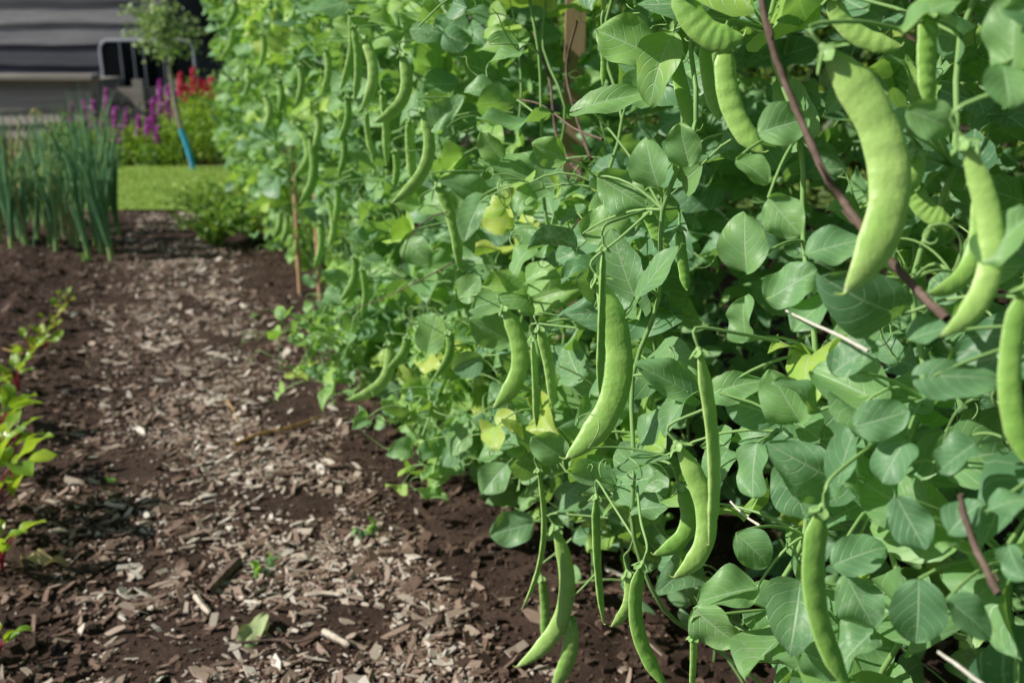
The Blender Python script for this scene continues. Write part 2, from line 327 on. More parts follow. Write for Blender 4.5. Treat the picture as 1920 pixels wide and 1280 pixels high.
# lawn blades
n=60000
mb=MB(); Cn=np.stack([rng.uniform(-4.2,.2,n),rng.uniform(4.1,5.5,n),np.full(n,.01)],1)
d=rng.normal(size=(n,3))*.4; d[:,2]=1; d/=np.linalg.norm(d,axis=1,keepdims=True); h=rng.uniform(.008,.018,n)[:,None]
s=rng.normal(size=(n,3)); s[:,2]=0; s/=np.linalg.norm(s,axis=1,keepdims=True); w=.0022
v=np.stack([Cn-s*w,Cn+s*w,Cn+d*h+s*w*.3,Cn+d*h-s*w*.3],1).reshape(-1,3); b=np.arange(n)[:,None]*4
a=np.zeros((n,4,3)); a[:,:,2]=rng.random(n)[:,None]; a[:,2:,1]=1
mb.add(v,b+np.array([[0,1,2,3]]),a.reshape(-1,3))
tag(mb.build('lawn_grass',M['grass'],smooth=False),'short bright green lawn grass behind the path','grass',kind='stuff')
# ---------------------------------------------------------------- pods list (picture position, width, offset from foliage face, turn)
PODS=[
(1546,92,1668,325,1582,552,90,-.03,.25,'largest curved pod of all hanging high beside the bare brown twig'),
(1362,80,1372,200,1432,287,50,-.01,.3,'long S shaped pod under the big pod at the top of the row'),
(1270,-30,1320,58,1395,68,60,-.03,.2,'fat pod cut off by the top edge left of the brown twig'),
(1322,75,1328,150,1350,228,34,.0,.6,None),
(1262,98,1278,165,1296,245,36,.01,.5,'slim dark pod with a ridged seam near the top'),
(1560,-10,1600,60,1692,88,46,.01,.4,'bent pod behind the top of the largest pod'),
(1742,20,1738,110,1740,200,50,-.0,.7,'straight pod at the top right hanging over folded leaves'),
(1716,282,1718,320,1700,358,42,.0,.6,None),
(1712,340,1735,392,1785,412,48,.02,.4,None),
(1805,262,1858,490,1762,632,52,-.02,.2,'long hooked pod at the right with its tip pointing left'),
(1835,330,1822,490,1738,550,42,.0,.3,None),
(1922,540,1893,710,1925,870,52,-.02,.4,'pod half cut off by the right edge of the picture'),
(1120,520,1158,715,1060,860,60,-.04,.2,'broad bellied pod in the middle with a slim pod over it'),
(1131,462,1128,600,1124,742,26,-.07,1.2,None),
(943,575,975,680,925,764,40,-.01,.3,'plump pod at the left face above the low leaves'),
(998,632,1004,720,1006,800,22,-.005,1.1,None),
(1010,612,1030,690,1036,765,30,-.012,.8,None),
(1310,655,1338,850,1330,1022,42,-.05,1.1,'long straight ridged pod hanging in front of a curved pair'),
(1268,830,1325,985,1262,1083,46,-.03,.3,None),
(1272,905,1288,990,1224,1040,38,-.02,.3,None),
(1542,950,1530,1130,1600,1300,58,-.05,.7,'thick pod running out of the bottom edge'),
(1038,985,1058,1140,968,1250,37,-.03,.3,'curved low pod with its tip over the bark chips'),
(1015,1080,1022,1140,1020,1205,24,-.02,.6,None),
(1062,1155,1068,1220,1035,1295,38,-.04,.4,None),
(1205,1055,1195,1175,1252,1290,38,-.05,.7,'low pod leaning right out of the bottom edge'),
(1008,878,1018,1020,978,1142,18,-.03,1.2,None),
(1118,928,1120,1050,1132,1170,26,-.03,1.1,'slim upright pod above the bare soil at the bottom'),
(1176,1070,1178,1130,1145,1175,28,-.02,.5,None),
(727,640,720,712,652,750,26,-.05,.3,'low pod sweeping left over the path'),
(765,628,755,665,728,690,22,-.04,.4,None),
(840,620,842,665,816,706,20,-.02,.4,None),
(818,345,850,420,860,505,30,-.02,.7,'straight dark pod hanging alone beside the round leaves'),
(790,205,800,305,733,382,28,-.02,.3,'pair of long pods crossing beside the pale leaves'),
(768,225,770,285,775,345,26,-.01,.7,None),
(752,100,758,180,702,230,28,-.02,.3,'curved pod curling left near the top of the row'),
(655,20,660,95,638,170,20,-.02,.5,None),
(662,48,672,120,664,190,20,-.03,.6,'bunch of three long pods near the top'),
(680,68,700,140,678,205,24,-.03,.3,None),
(650,180,652,225,635,266,17,-.03,.4,None),
(688,212,690,250,698,292,16,-.02,.7,None),
(716,170,724,240,725,312,21,-.03,.7,'narrow hanging pod under the bunch of three'),
(558,232,580,290,550,332,21,-.03,.3,'curved pod just right of the thin canes'),
(580,250,588,330,562,380,21,-.03,.3,None),
(494,175,506,212,494,246,17,-.03,.3,'small hanging pod at the left end of the row'),
(438,0,440,25,424,48,15,-.02,.3,None),
(436,55,432,88,414,110,15,-.02,.3,None),
(630,345,634,380,626,415,16,-.02,.5,None),
(612,365,626,420,616,462,17,-.03,.4,'two slim pods beside the cane at half height'),
(598,415,602,465,588,502,17,-.03,.4,None),
(520,150,528,180,522,212,16,-.02,.3,None),
(536,400,538,430,526,458,14,-.02,.3,None),
(526,395,524,425,512,446,14,-.02,.3,'cluster of tiny pods low at the far end'),
(664,478,664,525,638,563,19,-.03,.3,'low cluster of pods next to the cane feet'),
(678,500,686,550,678,592,18,-.03,.6,None),
(658,510,662,545,646,568,16,-.02,.3,None),
(1212,395,1232,440,1252,482,32,.03,.5,'pod behind the round fan shaped leaf'),
(1274,425,1280,490,1288,545,27,.03,.6,None),
(1130,60,1132,110,1130,162,15,.03,.6,None),
(462,120,468,150,458,180,14,-.02,.3,None),
(592,210,598,240,588,275,15,-.02,.3,None),
(640,250,646,290,634,330,16,-.02,.4,None),
(740,280,744,320,738,350,17,.0,.5,None),
(560,120,566,160,554,200,16,-.03,.4,None),
(610,90,616,135,604,175,17,-.03,.4,None),
(490,60,496,95,486,128,14,-.02,.4,None),
(1300,1190,1300,1240,1296,1300,20,-.03,.9,None),
]
def podgeo(P):
    xa,ya,xm,ym,xb,yb,w,off,turn,note=P
    t=face(xm,ym,off)
    t=min(t,4.2)
    p0,pm,p1=atd(xa,ya,t),atd(xm,ym,t),atd(xb,yb,t*.995)
    return p0,pm,p1,w*.88/F*t,t
podw=[podgeo(P) for P in PODS]
# large single leaves: base, tip, width ratio, kind, tone, side
HERO=[(1190,560,1150,455,.55,1,.4,-1),(1192,562,1258,470,.55,1,.4,1),(1188,540,1130,560,.50,1,.35,-1),(1400,512,1388,398,.42,0,.4,1),(1436,562,1532,505,.42,0,.45,1),(1508,478,1618,440,.38,0,.35,1),(1440,372,1500,440,.42,0,.45,1),
(1225,108,1122,45,.40,0,.6,1),(1262,60,1200,180,.30,0,.65,1),(1235,352,1200,262,.42,0,.45,1),(1292,312,1272,232,.42,0,.5,1),(1290,735,1215,690,.42,1,.4,1),(1345,735,1425,700,.42,1,.4,1),(1290,745,1240,790,.42,1,.35,1),
(1500,790,1440,700,.40,0,.45,1),(1535,770,1480,690,.40,0,.4,1),(1570,900,1470,850,.50,1,.3,-1),(1572,905,1595,805,.46,1,.3,1),(1480,860,1500,980,.42,0,.35,1),(1560,1060,1665,1010,.36,0,.3,1),(1585,1075,1640,1190,.36,0,.35,1),
(1722,1085,1722,1215,.42,0,.2,1),(1775,1125,1875,1190,.38,0,.25,1),(1850,960,1925,915,.42,0,.35,1),(1890,1020,1915,1090,.42,0,.3,1),(1680,930,1735,1030,.36,0,.15,1),(1600,800,1705,770,.38,0,.3,1),(1750,705,1870,700,.42,1,.4,1),(1560,700,1640,640,.42,0,.35,1),
(1840,495,1935,380,.34,0,.6,1),(1690,60,1790,-30,.34,0,.65,1),(1880,120,1895,200,.5,0,.55,1),(1900,140,1885,-40,.32,0,.65,1),(1700,205,1800,245,.36,0,.55,1),(1650,250,1720,200,.36,0,.5,1),(1420,250,1520,215,.42,0,.4,1),(1380,300,1450,330,.42,0,.45,1),
(1100,200,1200,170,.34,1,.55,1),(1120,330,1210,390,.36,0,.5,1),(900,370,840,340,.46,1,.4,1),(900,380,870,430,.46,1,.4,1),(820,230,858,190,.44,1,.4,-1),(960,640,880,600,.36,0,.55,1),(800,665,815,590,.36,0,.55,1),(720,870,690,905,.46,0,.35,1),(740,790,715,850,.42,0,.4,1),(950,870,900,920,.42,0,.4,1),(880,790,840,850,.36,0,.45,1),(930,1080,900,1140,.4,1,.8,1),(1420,1100,1310,1120,.36,0,.4,1),(1300,1140,1380,1210,.42,0,.45,1),(1500,1220,1600,1270,.4,0,.4,1),(1640,1180,1560,1250,.4,0,.4,1),(1060,860,1000,820,.4,0,.45,1),(1200,830,1240,770,.42,0,.35,1),(1000,980,920,1000,.4,0,.3,1),(1090,440,1180,400,.4,0,.55,1),(1000,360,960,390,.4,0,.55,1),(1700,640,1790,600,.4,0,.35,1),(1830,830,1760,880,.4,0,.25,1),
(1420,830,1400,930,.42,0,.3,1),(1380,1000,1450,1060,.42,0,.3,1),(1180,960,1250,940,.4,0,.35,1),(1400,640,1380,560,.4,0,.4,1),(1560,560,1480,600,.38,0,.35,1),(1780,1000,1830,930,.4,0,.2,1),(1700,820,1650,900,.42,0,.25,1),(1060,300,1000,270,.4,0,.6,1),(940,300,900,250,.4,0,.6,1),(760,450,800,490,.42,0,.5,1),(1000,460,950,500,.42,0,.55,1),(860,560,900,520,.42,0,.5,1),(700,700,745,740,.42,0,.45,1),(820,850,870,880,.42,0,.4,1)]
herow=[]
for (xa,ya,xb,yb,wr,kd,tn,sg) in HERO:
    t=face((xa+xb)/2,(ya+yb)/2,-.012); herow.append((atd(xa,ya,t*1.0),atd(xb,yb,t*.985),wr,kd,tn,sg,t))
cx=[];cr=[];cd=[]
for P,(p0,pm,p1,w,t) in zip(PODS,podw):
    for q in bez(p0,pm,p1,9):
        a_,b_,c_=proj(q); cx.append((a_,b_)); cr.append(P[6]*.5); cd.append(c_)
for (xa,ya,xb,yb) in ((545,285,563,552),(593,430,601,567)):
    for k in range(14):
        tt=k/13; cx.append((xa+(xb-xa)*tt,ya+(yb-ya)*tt)); cr.append(5.); cd.append(2.9)
for k in range(24):
    pp_=[(1420,-30),(1470,150),(1540,315),(1608,415),(1680,500),(1775,597)]; tt=k/23*4.999; i_=int(tt); f_=tt-i_
    cx.append((pp_[i_][0]*(1-f_)+pp_[i_+1][0]*f_,pp_[i_][1]*(1-f_)+pp_[i_+1][1]*f_)); cr.append(4.); cd.append(.55)
hm=[]
for h in HERO:
    for tt in (.3,.7): hm.append((h[0]+(h[2]-h[0])*tt,h[1]+(h[3]-h[1])*tt,math.hypot(h[2]-h[0],h[3]-h[1])*.14))
for (a_,b_,r_),t in zip(hm,[h[6] for h in herow for _ in (0,1)]): cx.append((a_,b_)); cr.append(r_); cd.append(t)
cx=np.array(cx);cr=np.array(cr);cd=np.array(cd)
SL=np.array([[-1,.66],[.8,.64],[.93,.56],[1.13,.42],[1.35,.34],[1.6,.31],[1.93,.38],[2.5,.44],[3.5,.42],[5,.42]])
def blocked(c,L):
    nd_=float(N@c); s_=float(R@c)
    if nd_<.225 and c[2]>.3: return True
    if s_>2.4 and nd_-L*.3<.225+.05*min(1,(s_-2.4)): return True
    lim=np.interp(s_,SL[:,0],SL[:,1])-max(0,c[2]-.01)*.95
    if nd_-L*.3<lim: return True
    r=c-CAM
    if np.linalg.norm(r)<.33: return True
    a_,b_,z=proj(c)
    if z<.05: return False
    if ((a_-1045)/75)**2+((b_-130)/170)**2<1 and random.random()<.85: return True
    rr=L*.38/z*F
    D=np.hypot(cx[:,0]-a_,cx[:,1]-b_)
    return bool(np.any((D<cr+rr)&(z<cd+.012)))
# ---------------------------------------------------------------- pea plant generator
def tendril(mb,p,d,L,r=.00065):
    n=24; pts=[p]; d=unit(d); ax=unit(rng.normal(size=3)); st=L/n
    for i in range(n):
        k=.05+(1.15*(i/n)**2)*U(.8,1.1); 
        d=unit(d+np.cross(ax,d)*k+A(0,0,.02)); pts.append(pts[-1]+d*st)
    tube(mb,pts,np.linspace(r*1.3,r*.6,len(pts)),4,U(.5,1))
def gen_plant(seed,H,base,cull,tone,lean=.13,size=1.,dens=1.,sprawl=0):
    random.seed(seed); 
    st=MB(); fo=MB(); te=st
    nn=int(H/.058); pts=[base.copy()]; side=0.; fr=0.
    for i in range(1,nn+1):
        z=H*i/nn; s_=min(1,z/.38); s_=s_*s_*(3-2*s_)
        side+=U(-.022,.022); side*=.93
        fr+=U(-.014,.014); fr*=.9
        pts.append(base+FR*(lean*s_+fr)+R*side+A(0,0,z)+R*(.006*(-1)**i))
    sp_=smooth_path(pts,3); tube(st,sp_,np.linspace(.0019,.0014,len(sp_)),6,U(.3,.8))
    nodes=[(pts[i],i,i/nn,None) for i in range(1,nn+1)]
    for q in range(sprawl):
        i0=random.choice([1,2,3,4,5]); o=pts[i0]; dr=unit(FR+R*U(-.9,.35)); L=U(.10,.20)
        bp=bez(o,o+dr*L*.5+A(0,0,U(-.01,.04)),o+dr*L+A(0,0,-o[2]*U(.1,.6)),7)
        bp[:,2]=np.maximum(bp[:,2],.03)
        if cull and (blocked(bp[6],.02) or blocked(bp[3],.01)): continue
        bp+=rng.normal(size=bp.shape)*.004
        tube(st,smooth_path(bp,2),.0013,5,.6)
        for j in range(1,7): nodes.append((bp[j],i0+j,.5+.07*j,dr))
    for (o,i,top,bd) in nodes:
        for rep in range(2 if random.random()<.28*dens else 1):
            az=(1 if (i+rep)%2 else -1)*U(.15,1.35)+U(-.3,.3)
            if random.random()<.18: az=U(-pi,pi)
            dh=FR*math.cos(az)+R*math.sin(az)
            el=U(-.1,.9); pd=unit(dh*math.cos(el)+A(0,0,math.sin(el)))
            pl=U(.045,.11)*size*(.7 if bd is not None else 1)
            m_=o+pd*pl*.5+A(0,0,.004); e=o+pd*pl-A(0,0,pl*U(.0,.3))
            sv=unit(np.cross(pd,A(0,0,1)))
            sc=size*(1 if top<.85 else .65)*U(.7,1.1)*(.8 if bd is not None else 1)
            if cull and blocked(m_,.03): continue
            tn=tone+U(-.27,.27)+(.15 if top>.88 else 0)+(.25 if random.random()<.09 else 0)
            got=0
            if rep==0:
                for sg in (-1,1):
                    dd=unit(dh*U(.2,.7)+sv*sg*U(.6,1)+A(0,0,U(-.3,.6)))
                    nnm=unit(FR*U(.3,1.3)+A(-.1,-.3,U(.0,.9))+rng.normal(size=3)*.4)
                    L=U(.042,.062)*sc
                    if cull and blocked(o+dd*L*.5,L): continue
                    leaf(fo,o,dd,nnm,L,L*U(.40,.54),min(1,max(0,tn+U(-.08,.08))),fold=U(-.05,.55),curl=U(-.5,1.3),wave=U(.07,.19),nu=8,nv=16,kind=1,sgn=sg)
            for q,(fr_) in enumerate((.55,1.)):
                if q==0 and random.random()<.35: continue
                bp_=o+(e-o)*fr_
                for sg in (-1,1):
                    if random.random()<.06: continue
                    dd=unit(pd*U(.35,.8)+sv*sg*U(.7,1.)+A(0,0,U(-.55,.35)))
                    nnm=unit(FR*U(.1,1.2)+A(-.1,-.3,U(.1,1.0))+rng.normal(size=3)*.42)
                    L=U(.036,.053)*sc
                    if cull and blocked(bp_+dd*L*.5,L): continue
                    if (bp_+dd*L)[2]<.004: continue
                    got+=1
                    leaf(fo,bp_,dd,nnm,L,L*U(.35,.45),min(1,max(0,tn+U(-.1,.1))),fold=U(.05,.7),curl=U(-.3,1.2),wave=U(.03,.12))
            if got:
                tube(st,bez(o,m_,e,6),np.linspace(.0012,.0008,6),4,.7)
                if random.random()<.9 and not(cull and blocked(e+pd*.03,.03)):
                    tendril(te,e,pd+A(0,0,.2),U(.06,.14))
                    if random.random()<.6: tendril(te,e+pd*.004,pd+sv*U(-1,1),U(.05,.09))
    return st,fo,pts
front=[]
s=.02; k=0
while s<3.95:
    dist=.48+U(-.03,.04)
    base=rowp(s,dist+(.12 if s<.95 else .04 if s<1.2 else .03 if s>2.4 else 0),0); base[2]=Hh(base[0],base[1])-.003
    H=U(1.0,1.25); tone=.34+.24*min(1,s/2.2)  # sunlit yellow-green of the far row is put into the leaf colour
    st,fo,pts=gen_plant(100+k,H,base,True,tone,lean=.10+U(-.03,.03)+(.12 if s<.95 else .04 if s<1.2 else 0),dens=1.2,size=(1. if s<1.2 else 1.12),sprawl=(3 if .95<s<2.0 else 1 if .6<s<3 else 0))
    front.append(dict(s=s,base=base,st=st,fo=fo,pts=pts,pods=[])); k+=1
    s+=.088+.035*min(1,s/2)
print('front',len(front))
random.seed(31)
for (p0,p1,wr,kd,tn,sg,t) in herow:
    best=min(front,key=lambda f: min(np.linalg.norm(q-p0) for q in f['pts'])); near=min(best['pts'],key=lambda q:np.linalg.norm(q-p0))
    if np.linalg.norm(near-p0)>.10: near=p0+unit(near-p0)*.08
    L=np.linalg.norm(p1-p0); nn_=unit((CAM-p0)*1.0+A(-.5,0,.5)+rng.normal(size=3)*.26)
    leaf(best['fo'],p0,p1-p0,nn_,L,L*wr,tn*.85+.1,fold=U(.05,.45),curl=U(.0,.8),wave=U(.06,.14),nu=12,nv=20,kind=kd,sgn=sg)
    tube(best['st'],bez(p0,p0*.5+near*.5+A(0,0,.006),near,7),np.linspace(.0008,.0011,7),5,.7)
for i,(P,g) in enumerate(zip(PODS,podw)):
    p0=g[0]; best=min(front,key=lambda f: min(np.linalg.norm(q-p0)+ (0 if q[2]>p0[2]-.02 else .08) for q in f['pts']))
    best['pods'].append(i)
def make_pod(i,parent,base,pts):
    P=PODS[i]; p0,pm,p1,w,t=podw[i]; turn=P[8]; random.seed(500+i)
    n=36; c=bez(p0,pm,p1,n); T=np.gradient(c,axis=0); T/=np.linalg.norm(T,axis=1,keepdims=True)
    vw=unit(c.mean(0)-CAM); B=np.cross(T,vw); B/=np.linalg.norm(B,axis=1,keepdims=True); D=np.cross(B,T)
    v=np.linspace(0,1,n)
    tw=turn+U(-.35,.35)*(v-.5)
    B2=B*np.cos(tw)[:,None]+D*np.sin(tw)[:,None]; D2=np.cross(B2,T)
    pr=np.minimum(1,(v/.15+.03))**.6*np.minimum(1,((1-v)/.20+.002))**.6*(1-.12*np.abs(v-.5))
    pr=pr*(1+.018*np.sin(v*17+i)+.012*np.sin(v*37+i*2))
    corr=1/max(.72,abs(math.cos(turn))+.45*abs(math.sin(turn)))
    hw=w*.5*pr*corr; npea=8
    ht=hw*(.40+.045*np.cos(v*2*pi*npea+i))
    S=20; th=np.arange(S)*2*pi/S; cs,sn=np.cos(th),np.sin(th)
    X=np.sign(cs)*np.abs(cs)**.85; X=X*(1+.08*(np.abs(cs)>.95)); Yq=sn*np.abs(sn)**.25
    ve=c[:,None,:]+B2[:,None,:]*(hw[:,None]*X[None,:])[...,None]+D2[:,None,:]*(ht[:,None]*Yq[None,:])[...,None]
    f=[(j*S+a,j*S+(a+1)%S,(j+1)*S+(a+1)%S,(j+1)*S+a) for j in range(n-1) for a in range(S)]
    at2=np.zeros((n,S,3)); at2[:,:,0]=cs[None]; at2[:,:,1]=v[:,None]; at2[:,:,2]=U(.2,.9)
    mb=MB(); mb.add(ve.reshape(-1,3),f,at2.reshape(-1,3))
    tipd=T[-1]; q=p1-tipd*.002
    bend=unit(T[-1]-T[-6]) if np.linalg.norm(T[-1]-T[-6])>1e-3 else B[-1]
    tp=[q,q+tipd*w*.10,q+tipd*w*.18+bend*w*.08,q+tipd*w*.22+bend*w*.2]
    tube(mb,smooth_path(tp,3),np.linspace(.06*w,.025*w,10),5,.9)
    o=mb.build('pod',M['pod'],parent,base)
    cb=MB(); r0=.001+.025*w
    up=-T[0]
    for k in range(6):
        a=k*2*pi/6+.3; out=B2[0]*math.cos(a)+D2[0]*math.sin(a)*.8
        leaf(cb,p0+out*.001+up*w*.08,T[0]*.9+out*.6,out+up*.3,w*U(.38,.55)+.003,w*.12+.0012,.7,curl=-.6,nu=4,nv=5,kind=3)
    tube(cb,[p0+up*w*.16,p0+up*w*.05,p0+T[0]*w*.05],[r0*.8,r0*1.5,r0*1.7],7,.7)
    cb.build('calyx',M['stem'],o,base)
    near=min(pts,key=lambda q:np.linalg.norm(q-(p0+A(0,0,.02))))
    if np.linalg.norm(near-p0)>.06: near=p0+unit(near-p0+A(0,0,.01))*.055
    sb=MB(); 
    pa=smooth_path([p0+up*w*.13,p0+up*.009+A(0,0,.003),p0*.6+near*.4+A(0,0,.008),near],4); tube(sb,pa,np.linspace(.0009,.0011,len(pa)),5,.6)
    sb.build('stalk',M['stem'],o,base)
ordn=['nearest','second','third','fourth','fifth','sixth','seventh','eighth','ninth','tenth','eleventh','twelfth','thirteenth','fourteenth','fifteenth','sixteenth','seventeenth','eighteenth','nineteenth','twentieth','twenty-first','twenty-second','twenty-third','twenty-fourth','twenty-fifth','twenty-sixth','twenty-seventh','twenty-eighth','twenty-ninth','thirtieth']
npd=0
for f in front:
    if f['pods']:
        notes=[PODS[i] for i in f['pods'] if PODS[i][9]]
        if notes:
            notes.sort(key=lambda q:-q[6]); lab='pea plant bearing the '+notes[0][9]
        else: lab='%s pod bearing pea plant along the row counted from the camera'%ordn[min(npd,29)]
        npd+=1
        words=lab.split(); 
        if len(words)>16: lab=' '.join(words[:16])
    else: lab='leafy pea plant without pods at the front face of the row'
    root=thing('pea_plant',lab,'pea plant',f['base'],'pea plants climbing in the row')
    f['st'].build('stem',M['stem'],root,f['base']); f['fo'].build('foliage',M['pea'],root,f['base'])
    for i in f['pods']: make_pod(i,root,f['base'],f['pts'])
protos=[]
for k in range(9):
    st,fo,pts=gen_plant(900+k,U(1.1,1.3),A(0,0,0),False,.36,lean=.04,size=1.05,dens=1.1)
    protos.append((st.build('stem',M['stem'],me_only=True),fo.build('foliage',M['pea'],me_only=True)))
random.seed(77)
for dist,stp,s0 in ((.66,.14,-.1),(.82,.17,0),(1.0,.18,.05)):
    s=s0
    while s<3.95:
        b=rowp(s+U(-.03,.03),dist+(.06 if s<.95 else 0)+U(-.04,.05),0); b[2]=Hh(b[0],b[1])-.003
        root=thing('pea_plant','pea plant growing inside the row behind the front plants','pea plant',b,'pea plants in the shaded inside of the row')
        root.rotation_euler=(U(-.04,.04),U(-.04,.04),U(-.4,.4)); sc=U(.9,1.0); root.scale=(sc,sc,sc)
        pr=random.choice(protos)
        for nme,me in zip(('stem','foliage'),pr):
            o=bpy.data.objects.new(nme,me); C.objects.link(o); o.parent=root
        s+=stp
# ---------------------------------------------------------------- twigs, canes, string
def twig(px,offs,r,label,mat='twig',name='twig',cat='twig',buds=True):
    pts=[]
    for (x,y),of in zip(px,offs): pts.append(atd(x,y,face(x,y,of)))
    P=smooth_path(pts,8); nz_=rng.normal(size=P.shape); nz_=(nz_+np.roll(nz_,1,0)+np.roll(nz_,2,0))/3; P+=nz_*r*.15
    mb=MB(); rr=np.linspace(r*.75,r,len(P)); rr[::7]*=1.2; tube(mb,P,rr,8)
    if buds:
        for k in range(7,len(P)-3,14):
            d=unit(rng.normal(size=3)+unit(P[k]-P[k+1])); tube(mb,[P[k],P[k]+d*r*1.8,P[k]+d*r*2.2+unit(P[k]-P[k+1])*r*3.5],[r*.6,r*.45,r*.15],5)
    o=tag(mb.build(name,M[mat],None,P[-1]),label,cat); o.location=P[-1]
    return o
twig([(1420,-30),(1448,90),(1470,150),(1505,232),(1540,315),(1578,372),(1608,415),(1680,500),(1725,550),(1775,597)],[-.05,-.05,-.045,-.04,-.04,-.035,-.03,-.025,-.02,-.02],.0020,'bare brown hazel twig slanting down behind the largest pod')
twig([(1800,925),(1815,985),(1840,1050),(1872,1112)],[-.02]*4,.0016,'short brown twig standing among leaves at the lower right')
twig([(1082,40),(1062,130),(1078,210),(1108,300)],[.10]*4,.0018,'dry twig standing inside the dark gap of the row')
twig([(1000,60),(1030,150),(1045,260),(1090,330)],[.12]*4,.0018,'dry twig leaning at the left of the dark gap')
twig([(940,185),(1010,195),(1075,240),(1130,262)],[.03]*4,.0011,'thin twig lying crosswise between the upper leaves',buds=False)
twig([(752,505),(765,450),(800,412),(838,398)],[-.03]*4,.0008,'thin pale arched stem curling over the leaves beside the straight pod',buds=False)
twig([(632,592),(700,566),(770,535),(850,492)],[-.06]*4,.0007,'fine dry stem sticking out of the row towards the path',buds=False)
twig([(1370,940),(1395,965),(1425,985)],[-.0]*3,.0008,'short white cord between leaves in the lower middle','string','string','string',False)
twig([(1475,583),(1520,605),(1575,630),(1628,658)],[-.02]*4,.0009,'taut white garden string crossing the leaves below the brown twig','string','string','string',False)
twig([(1760,1222),(1800,1250),(1850,1290)],[-.03]*3,.0009,'white string end at the bottom right corner','string','string','string',False)
def cane(px0,py0,topx,topy,r,label,sq=False,z0=None,name='cane',top=1.2):
    b=G(px0,py0); t=at(topx,topy,b[1]-.02); d=unit(t-b); q=b+d*(top/d[2])
    mb=MB()
    n=40; zz=np.linspace(-.04,1,n); P=b+(q-b)*zz[:,None]; rr=np.full(n,r); rr[::5]*=1.18; tube(mb,P,rr,8)
    o=tag(mb.build(name,M['cane'],None,b),label,'cane'); o.location=b
cane(563,552,535,20,.0065,'bamboo cane standing left of its twin at the far end of the row')
cane(601,567,588,300,.0075,'shorter bamboo cane right of its twin at the row foot',top=.5)
b=rowp(1.35,.60); mb=MB(); bar(mb,A(b[0],b[1],-.05),A(b[0]+.01,b[1],1.0),.028,.028,up=A(0,1,0)); o=tag(mb.build('wooden_stake',M['stake'],None,b,smooth=False),'square wooden stake standing inside the pea row','stake'); o.location=b
# ---------------------------------------------------------------- beetroot seedlings
def beet(px,py,h,nl,lab,seed):
    random.seed(seed); b=G(px,py); b[2]=Hh(b[0],b[1])-.002
    root=thing('beetroot_plant',lab,'beetroot plant',b,'young beetroot plants in a line')
    st=MB(); fo=MB()
    for k in range(nl):
        az=k*2.4+U(-.3,.3); out=A(math.cos(az),math.sin(az),0); hh=h*U(.3,.8); sprd=h*U(.08,.28)
        e=out*sprd+A(0,0,hh); P=bez(A(0,0,0),out*sprd*.3+A(0,0,hh*.6),e,7); tube(st,P,np.linspace(.0019,.0012,7)*(h/.12)**.5,5)
        L=h*U(.38,.60); d=unit(out*.8+A(0,0,U(.3,1.6)))
        leaf(fo,e-d*.002,d,A(0,0,.6)-out*.6+rng.normal(size=3)*.3,L,L*U(.27,.35),U(.2,1),fold=.25,curl=U(.3,1.0),wave=.08,kind=2,nv=10)
    st.build('stalks',M['beetstem'],root); fo.build('foliage',M['beet'],root)
bl=[(127,572,.05,7,'farthest tiny beetroot seedling in the line'),(114,594,.05,7,'second beetroot seedling from the far end of the line'),(102,620,.055,7,'third beetroot seedling from the far end of the line'),
(85,655,.065,8,'fourth beetroot seedling from the far end beside a dry straw'),(62,692,.07,9,'fifth beetroot plant from the far end with spreading leaves'),(38,745,.078,10,'beetroot plant just beyond the tall ones at the left edge'),(4,830,.11,13,'beetroot plant at the left edge with tall leaves beyond the red stalked one'),
(24,912,.10,11,'beetroot plant with a long leaf reaching right over the soil'),(-6,1000,.14,16,'largest beetroot plant with bright red stalks at the left edge'),(8,1085,.09,11,'beetroot plant with crimson stalks just nearer than the largest one'),(0,1250,.055,8,'nearest beetroot seedling in the bottom left corner')]
for i,(x,y,h,nl,lab) in enumerate(bl): beet(x,y,h,nl,lab,40+i)
# ---------------------------------------------------------------- onions
def onion_mb(seed,h,nl):
    random.seed(seed); fo=MB(); st=MB()
    tube(st,[A(0,0,-.01),A(0,0,.02),A(0,0,.05),A(0,0,.075)],[.008,.008,.007,.005],8,.9)
    for k in range(nl):
        az=U(0,6.3); out=A(math.cos(az),math.sin(az),0); hh=h*U(.45,1); sp2=hh*U(.03,.30)
        P=bez(A(0,0,.03)+out*.004,out*sp2*.35+A(0,0,hh*.6),out*sp2+A(0,0,hh*(1 if random.random()<.88 else .65)),12)
        tube(fo,P,np.array([.0034,.0040,.0045,.0046,.0046,.0045,.0042,.0037,.0031,.0024,.0016,.0006])*U(.7,1.1),6,U(.1,.95) if random.random()<.93 else 1)
    return st,fo
op=[]
for k in range(6):
    st,fo=onion_mb(60+k,U(.42,.54),13); op.append((st.build('stem',M['onion'],me_only=True),fo.build('foliage',M['onion'],me_only=True)))
random.seed(5); spots=[]
for row,(yy,xs) in enumerate(((486,(165,205)),(478,(20,60,100,140,190)),(466,(-30,10,50,90,130,175,215)),(452,(-20,30,75,120,160,200)),(440,(-10,40,90,140,190,225)),(428,(0,60,110,165,215)))):
    for x in xs: spots.append((x+U(-8,8),yy+U(-3,3),row))
for i,(x,y,row) in enumerate(spots):
    b=G(x,y); b[2]=Hh(b[0],b[1]) if b[0]>-3.5 else 0
    lab={0:'nearest onion plant standing at the front right of the clump',1:'onion plant at the front right corner with leaves arching over the path'}.get(i,'onion plant with upright tubular leaves standing in the dense clump')
    root=thing('onion_plant',lab,'onion plant',b,'onion plants in the left bed'); root.rotation_euler=(U(-.06,.06),U(-.06,.06),U(0,6.3)); sc=U(.8,1.1); root.scale=(sc,sc,sc)
    pr=op[i%6]
    for nme,me in zip(('stem','foliage'),pr):
        o=bpy.data.objects.new(nme,me); C.objects.link(o); o.parent=root
